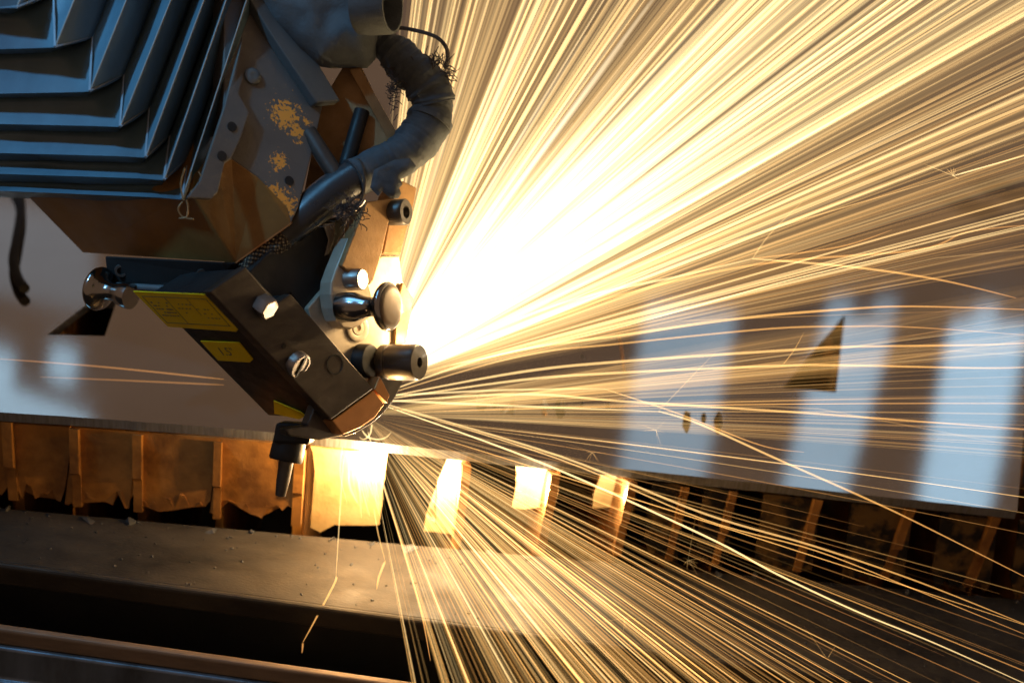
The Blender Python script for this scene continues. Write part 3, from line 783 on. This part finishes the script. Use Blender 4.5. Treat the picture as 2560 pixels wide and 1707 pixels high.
frays('frayed_strands', 992, 225, .612, 46, (7, 34), 30, 2.9, .6)
frays('frayed_strands', 868, 522, .588, 190, (20, 18), 24, -1.3, 1.3)
# strap loop above the hose
lp = catmull(hp([(960, 80, .622), (991, 70, .622), (1040, 77, .623), (1088, 92, .624), (1113, 115, .625), (1120, 145, .625), (1112, 170, .624)]), 7)
tag(link('strap_loop', fin(tube_bm(lp, [.0017] * len(lp), 8, flat=.5), 50), M['fray']), 'thin dark strap arching from the sleeve to the hose elbow', 'strap')
# black cable lying on the sheet at the far left
cb = catmull([on_z(x, y, .004) for x, y in [(20, 440), (45, 480), (52, 530), (42, 600), (34, 650), (44, 695), (62, 722)]], 8)
tag(link('black_cable', fin(tube_bm(cb, .0029, 12), 60), M['matt_black']), 'black cable curving over the pale sheet at the far left', 'cable')

# ------------------------------------------------------------------ sparks
def spark_geo(path, rad, cols):
    """three-sided tapering filament; returns verts, faces, colours"""
    pts = np.array(path, float); n = len(pts)
    d = np.gradient(pts, axis=0); d /= np.linalg.norm(d, axis=1)[:, None] + 1e-12
    ref = np.array(FWD); e1 = np.cross(d, ref); e1 /= np.linalg.norm(e1, axis=1)[:, None] + 1e-12
    e2 = np.cross(d, e1); vs = []
    for k in range(3):
        a = 2 * math.pi * k / 3 + .5
        vs.append(pts + (e1 * math.cos(a) + e2 * math.sin(a)) * rad[:, None])
    v = np.stack(vs, 1).reshape(-1, 3)
    i = np.arange(n - 1)[:, None, None] * 3; k = np.arange(3)[None, :, None]; j = (k + 1) % 3
    f = np.concatenate([i + k, i + j, i + 3 + j, i + 3 + k], 2).reshape(-1, 4)
    return v, f, np.repeat(cols, 3, axis=0)
def spark_mesh(parts):
    v = np.concatenate([p[0] for p in parts]); c = np.concatenate([p[2] for p in parts])
    off = 0; fs = []
    for p in parts: fs.append(p[1] + off); off += len(p[0])
    f = np.concatenate(fs)
    me = bpy.data.meshes.new('spark')
    me.vertices.add(len(v)); me.vertices.foreach_set('co', v.ravel())
    me.loops.add(f.size); me.loops.foreach_set('vertex_index', f.ravel().astype(np.int32))
    me.polygons.add(len(f)); me.polygons.foreach_set('loop_start', np.arange(0, f.size, 4, dtype=np.int32))
    me.update(calc_edges=True)
    at = me.attributes.new('glow_colour', 'FLOAT_COLOR', 'POINT')
    at.data.foreach_set('color', np.concatenate([c, np.ones((len(c), 1))], 1).ravel())
    me.materials.append(M['spark'])
    return me
HOT, MID, COLD = np.array((1.0, .73, .33)), np.array((1.0, .50, .13)), np.array((1.0, .38, .10))
WHITE = np.array((1.0, .90, .74))
fR, fU, fB = np.array(RGT), np.array(UPV), -np.array(FWD)
p0 = np.array(P0)
def heat(t, h0, h1):
    """colour along the trail: h 1 = pale yellow, .5 = amber, 0 = red-orange"""
    h = h0 + (h1 - h0) * t
    h = np.clip(h, 0, 1.5)[:, None]
    return np.where(h > 1, HOT + (WHITE - HOT) * (h - 1) * 2, np.where(h > .5, MID + (HOT - MID) * (h - .5) * 2, COLD + (MID - COLD) * h * 2))
p0u = np.array(P(922, 968, .643))
def fly(theta, dz, r0, r1, width, bright, h0, h1, grav=.03, n=16, kink=None):
    """a spark leaving the cut at image angle theta with depth drift dz, from r0 to r1 metres"""
    d = fR * math.cos(theta) + fU * math.sin(theta) + fB * dz
    d /= np.linalg.norm(d[:2]) * 0 + math.hypot(math.cos(theta), math.sin(theta))
    t = np.linspace(0, 1, n); s = r0 + (r1 - r0) * t
    path = (p0 if theta < .2 else p0u)[None] + d[None] * s[:, None]
    path[:, 2] -= grav * s ** 2
    if kink:
        for kt, ka in kink:
            mk = t > kt; s0 = r0 + (r1 - r0) * kt
            path[mk] += (fU * ka[0] + fR * ka[1])[None] * (s[mk] - s0)[:, None]
    rad = width * (0.15 + .85 * np.minimum(1, t * 6)) * (1 - .75 * t ** 3)
    b = bright * np.minimum(1, .35 + t * 4) * (1 - .55 * t ** 2)
    return spark_geo(path, rad, heat(t, h0, h1) * b[:, None])
def pick_up():
    u = random.random()
    if u < .50: th = random.gauss(38, 9)
    elif u < .88: th = random.uniform(18, 84)
    else: th = random.gauss(68, 8)
    return th
def pick_low():
    u = random.random()
    if u < .70: th = random.gauss(-40, 8)
    elif u < .93: th = random.uniform(-66, -20)
    else: th = random.uniform(-20, 6)
    return th
def dz_for(th, tight=False):
    s = math.sin(th)
    lo = -1.75 * s * (.30 if th < 0 else 0)
    if th > .80: return -abs(random.gauss(.0, .03)) - .03
    if th > -.1: return abs(random.gauss(.0, .2 if th > .2 else .1)) + .03
    return max(0, (-.88 * s - .38) / .47) + abs(random.gauss(.05, .08)) + .05
shower_up, shower_low = [], []
for k in range(1250):
    th = pick_up()
    if not 15 < th < 86: continue
    th = math.radians(th); wide = random.random()
    w = random.uniform(.0003, .0008) if wide < .5 else random.uniform(.0008, .0026)
    b = (random.uniform(.02, .13) if wide < .5 else random.uniform(.010, .034)) * (.75 if k % 3 else 1.2)
    shower_up.append(fly(th, dz_for(th), random.uniform(0, .03), random.uniform(.35, .75) if random.random() < .75 else random.uniform(.12, .35), w, b, random.uniform(.75, 1.05) + (.35 if .52 < th < .85 else 0), random.uniform(.35, .85), random.uniform(0, .06)))
def bits(k):
    return [(random.uniform(.35, .8), (random.uniform(-.25, .1), random.uniform(-.15, .05)))] if k % 7 == 0 else None
for k in range(130):                                       # fine streaks skimming out between the two fans
    th = math.radians(random.choice((random.uniform(7, 26), random.uniform(10, 26), random.uniform(-3, 8))))
    shower_up.append(fly(th, dz_for(th), random.uniform(0, .03), random.uniform(.15, .6), random.uniform(.00015, .0006), random.uniform(.03, .16), random.uniform(.7, 1), random.uniform(.1, .5), random.uniform(.02, .10), 16, bits(k)))
for k in range(190):                                       # broad faint streaks added as a soft golden glow round the burst
    th = math.radians(random.uniform(2, 78) if k % 4 else random.uniform(5, 18))
    shower_up.append(fly(th, dz_for(th), 0, random.uniform(.2, .6), random.uniform(.002, .0045), random.uniform(.006, .015), random.uniform(.6, .9), random.uniform(.2, .5), .03))
for k in range(230):
    th = math.radians(pick_low()); wide = random.random()
    w = random.uniform(.00016, .0004) if wide < .8 or th > -.45 else random.uniform(.0004, .0008)
    b = random.uniform(.04, .20) if wide < .75 else random.uniform(.015, .045)
    shower_low.append(fly(th, dz_for(th), random.uniform(0, .03), random.uniform(.22, .45), w, b, random.uniform(.35, 1.0), random.uniform(.0, .5), random.uniform(.02, .12), 16, bits(k)))
for k in range(210):                                       # short-lived sparks that make the burst white near the cut
    th = math.radians(min(80, max(22, random.gauss(44, 11))))
    shower_up.append(fly(th, dz_for(th), random.uniform(0, .02), random.uniform(.06, .27), random.uniform(.0006, .0022), random.uniform(.07, .18), 1.5, 1.15, .02, 8))
tag(link('spark_shower', spark_mesh(shower_up)), 'dense white-hot shower of sparks bursting up and right from the cut', 'sparks', kind='stuff')
tag(link('spark_shower', spark_mesh(shower_low)), 'fan of fine spark trails spraying down and right past the bed', 'sparks', kind='stuff')
# the largest trails one by one
def spark_obj(geo, label, group):
    return tag(link('spark_trail', spark_mesh(geo)), label, 'spark', group)
GU, GL = 'spark trails rising from the cut', 'spark trails falling from the cut'
for k in range(120):
    th = pick_up() if k % 3 else random.uniform(14, 84)
    lab, g = (('steep bright spark trail shooting up just right of the hose', 'steep rising sparks') if th > 62 else
              ('bright spark trail slanting up through the white heart of the burst', 'slanting rising sparks') if th > 30 else
              ('bright spark trail rising gently along the lower side of the burst', 'gently rising sparks'))
    th = math.radians(max(14, min(85, th)))
    spark_obj([fly(th, dz_for(th), random.uniform(.0, .05), random.uniform(.3, .8), random.uniform(.00028, .0009), random.uniform(.18, .5), random.uniform(.75, 1.0), random.uniform(.6, .9), random.uniform(0, .05))], lab, g)
for k in range(110):
    th = pick_low() if k % 4 else random.uniform(-72, -14)
    lab, g = (('thin spark trail dropping steeply past the dark front ledge', 'steeply falling sparks') if th < -52 else
              ('thin golden spark trail slanting down across the bed toward the camera', 'slanting falling sparks') if th < -22 else
              ('thin amber spark trail fanning low over the front edge of the sheet', 'low fanning sparks'))
    th = math.radians(th)
    spark_obj([fly(th, dz_for(th), random.uniform(.0, .04), random.uniform(.3, .5), random.uniform(.00013, .00034), random.choice((.12, .2, .35, .65)), random.uniform(.45, 1.0), random.uniform(0, .6), random.uniform(.02, .1))], lab, g)
def sheet_depth(x, y):
    r = rayd(x, y)
    return -CAM.z / r.z if r.z < 0 else 9
def px_trail(pts, w, b, h0, h1, toward=.03, n=7, up=.012):
    """a trail through given places; it drifts toward the camera and stays above the sheet"""
    c = catmull([V((x, y, 0)) for x, y in pts], n)
    m_ = len(c); out = []
    for i, q in enumerate(c):
        d = .645 - toward * i / (m_ - 1)
        ye = edge_y(q.x)
        if q.y < ye: d = min(d, sheet_depth(q.x, q.y) - up)
        out.append(P(q.x, q.y, d))
    t = np.linspace(0, 1, m_)
    rad = w * (.35 + .65 * np.minimum(1, t * 6)) * (1 - .7 * t ** 4)
    return spark_geo(out, rad, heat(t, h0, h1) * (b * (1 - .5 * t ** 2))[:, None])
S = .000195
def named(label, *trails):
    tag(link('spark_trail', spark_mesh(list(trails))), label, 'spark', 'single sparks crossing the sheet')
named('long amber spark arching over the tip of the right triangle hole', px_trail([(950, 985), (1250, 885), (1560, 837), (1858, 795), (2113, 773), (2283, 766), (2600, 775)], 3.6 * S, .5, .9, .2))
named('orange spark trail curving just below the tip of the triangle hole', px_trail([(950, 990), (1300, 890), (1560, 858), (1921, 822), (2113, 816), (2283, 818), (2600, 840)], 2.6 * S, .36, .7, .15))
named('straight gold spark crossing the middle of the triangle hole', px_trail([(950, 995), (1300, 930), (1560, 903), (1972, 875), (2113, 867), (2453, 862), (2600, 855)], 3.6 * S, .5, .9, .3))
named('level gold spark with a thin side branch across the lower triangle hole', px_trail([(950, 1000), (1300, 950), (1560, 931), (1955, 914), (2113, 913), (2470, 920), (2600, 915)], 3.4 * S, .5, .9, .35), px_trail([(1955, 914), (1985, 875), (2010, 830)], 1.2 * S, .3, .6, .4))
named('pale gold spark passing just under the triangle hole', px_trail([(950, 1005), (1300, 985), (1560, 1003), (1985, 1030), (2283, 1052), (2600, 1075)], 3.2 * S, .5, .95, .3))
named('bright spark kinking downward above the small oval holes', px_trail([(950, 1000), (1300, 1015), (1646, 1028)], 3.2 * S, .5, 1, .9), px_trail([(1646, 1028), (1745, 1058), (1943, 1147), (2155, 1241), (2291, 1305), (2600, 1460)], 2.8 * S, .5, .85, .25), px_trail([(1646, 1028), (1740, 930), (1790, 880)], 1.1 * S, .2, .7, .4))
named('thin orange spark bending from a level path toward the oval holes', px_trail([(950, 990), (1250, 975), (1508, 971)], 2.8 * S, .45, 1, .9), px_trail([(1508, 971), (1700, 1035), (1900, 1112), (2010, 1130)], 1.8 * S, .4, .7, .15))
named('gold spark splitting into a branch that drops to the right edge', px_trail([(950, 930), (1400, 760), (1700, 690), (1881, 647)], 3.4 * S, .5, 1, .85), px_trail([(1881, 647), (2134, 668), (2350, 700), (2540, 745)], 3 * S, .42, .8, .15), px_trail([(1881, 647), (1925, 585), (2005, 505)], 2 * S, .2, .8, .6), px_trail([(1881, 647), (2095, 618), (2230, 575)], 2 * S, .3, .4, .2))
named('wavering deep orange spark above the split trail', px_trail([(950, 935), (1400, 790), (1560, 735), (1900, 660), (2292, 625), (2420, 580), (2600, 560)], 3.2 * S, .36, .5, .25))
named('fine pale spark running straight to the right edge', px_trail([(950, 950), (1500, 830), (1975, 700), (2300, 625), (2600, 555)], 1.7 * S, .7, 1, .9))
star = [px_trail([(2383, 440), (2383 + 42 * math.cos(a) * f, 440 - 42 * math.sin(a) * f)], .8 * S, .35, .9, .6) for a, f in [(1.5, .5), (1.9, .5), (2.3, .6), (2.75, 1.9), (1.2, .45), (-.5, .4)]]
named('spark bursting into a tiny star near the stained sheet', px_trail([(950, 935), (1500, 720), (1872, 590), (2383, 440)], 2.2 * S, .4, .8, .6), px_trail([(2383, 440), (2600, 378)], 1.8 * S, .7, 1, .9), *star)
named('long falling spark that kinks left below the scorched plate', px_trail([(860, 1140), (854, 1217), (840, 1440)], 2.2 * S, .5, .9, .8), px_trail([(840, 1440), (836, 1458), (790, 1545), (757, 1605)], 2.6 * S, .5, .7, .25), px_trail([(757, 1605), (755, 1632)], 2.2 * S, .4, .3, .1))
named('short amber spark hooking under the scorched plate corner', px_trail([(935, 1270), (945, 1330), (963, 1402)], 2.0 * S, .4, .7, .5), px_trail([(963, 1402), (948, 1440), (942, 1472)], 3.2 * S, .5, .6, .45))
named('steep golden spark falling beside the scorched plate', px_trail([(920, 1080), (957, 1208), (1004, 1357), (1051, 1521), (1076, 1650)], 2.4 * S, .6, 1, .1))
named('faint upper orange spark crossing the sheet left of the head', px_trail([(560, 948), (260, 917), (-40, 894)], 2.6 * S, .16, .2, .1, 0, 7, .003))
named('faint lower orange spark crossing the sheet left of the head', px_trail([(560, 962), (320, 951), (100, 942)], 2.6 * S, .12, .2, .1, 0, 7, .003))
named('brilliant spark running to the bottom right corner', px_trail([(950, 1010), (1350, 1155), (1760, 1338), (1940, 1433), (2143, 1528), (2342, 1609), (2600, 1725)], 2.6 * S, .8, 1, .9))
named('gold double spark above the brilliant corner trail', px_trail([(950, 1005), (1400, 1140), (1760, 1283), (2040, 1366), (2300, 1455), (2600, 1575)], 2.8 * S, .5, .9, .35), px_trail([(950, 1007), (1400, 1148), (1760, 1298), (2040, 1376), (2300, 1478), (2600, 1600)], 1.8 * S, .5, .8, .2))
for bx, by in ((2068, 1647), (1720, 1400), (1560, 1545), (1480, 1130), (1640, 1075)):
    rays = []
    for q in range(random.randint(6, 10)):
        a = random.uniform(0, 6.28); L = random.uniform(10, 46) * (3.5 if q == 0 else 1)
        rays.append(px_trail([(bx, by), (bx + math.cos(a) * L * .5 + random.uniform(-2, 2), by + math.sin(a) * L * .5), (bx + math.cos(a) * L, by + math.sin(a) * L + 2)], random.uniform(.3, .6) * S, random.uniform(.12, .4), .8, .3, .004, 3, .02))
    tag(link('spark_burst', spark_mesh(rays)), 'tiny star of fine bristles where one spark breaks apart in the lower right', 'spark', 'sparks breaking apart')
# sparks tumbling down the scorched plate
for k in range(16):
    x = random.uniform(845, 950); y0 = random.uniform(1110, 1150)
    px_ = [(x, y0), (x + random.uniform(-10, 10), y0 + 70), (x + random.uniform(5, 25), y0 + random.uniform(110, 190))]
    spark_obj([px_trail(px_, random.uniform(1.6, 3) * S, random.uniform(.3, .6), 1, .7, .01)], 'short bright spark tumbling down the scorched plate', 'sparks on the scorched plate')
for k, pts in enumerate([[(905, 1075), (920, 1092), (945, 1098), (965, 1093), (978, 1080)], [(930, 1060), (925, 1085), (910, 1098), (898, 1092)]]):
    spark_obj([px_trail(pts, 2.4 * S, .6, 1, .9, .005)], ['curled spark looping out under the copper tip', 'smaller curled spark close against the copper tip'][k], 'curled sparks')
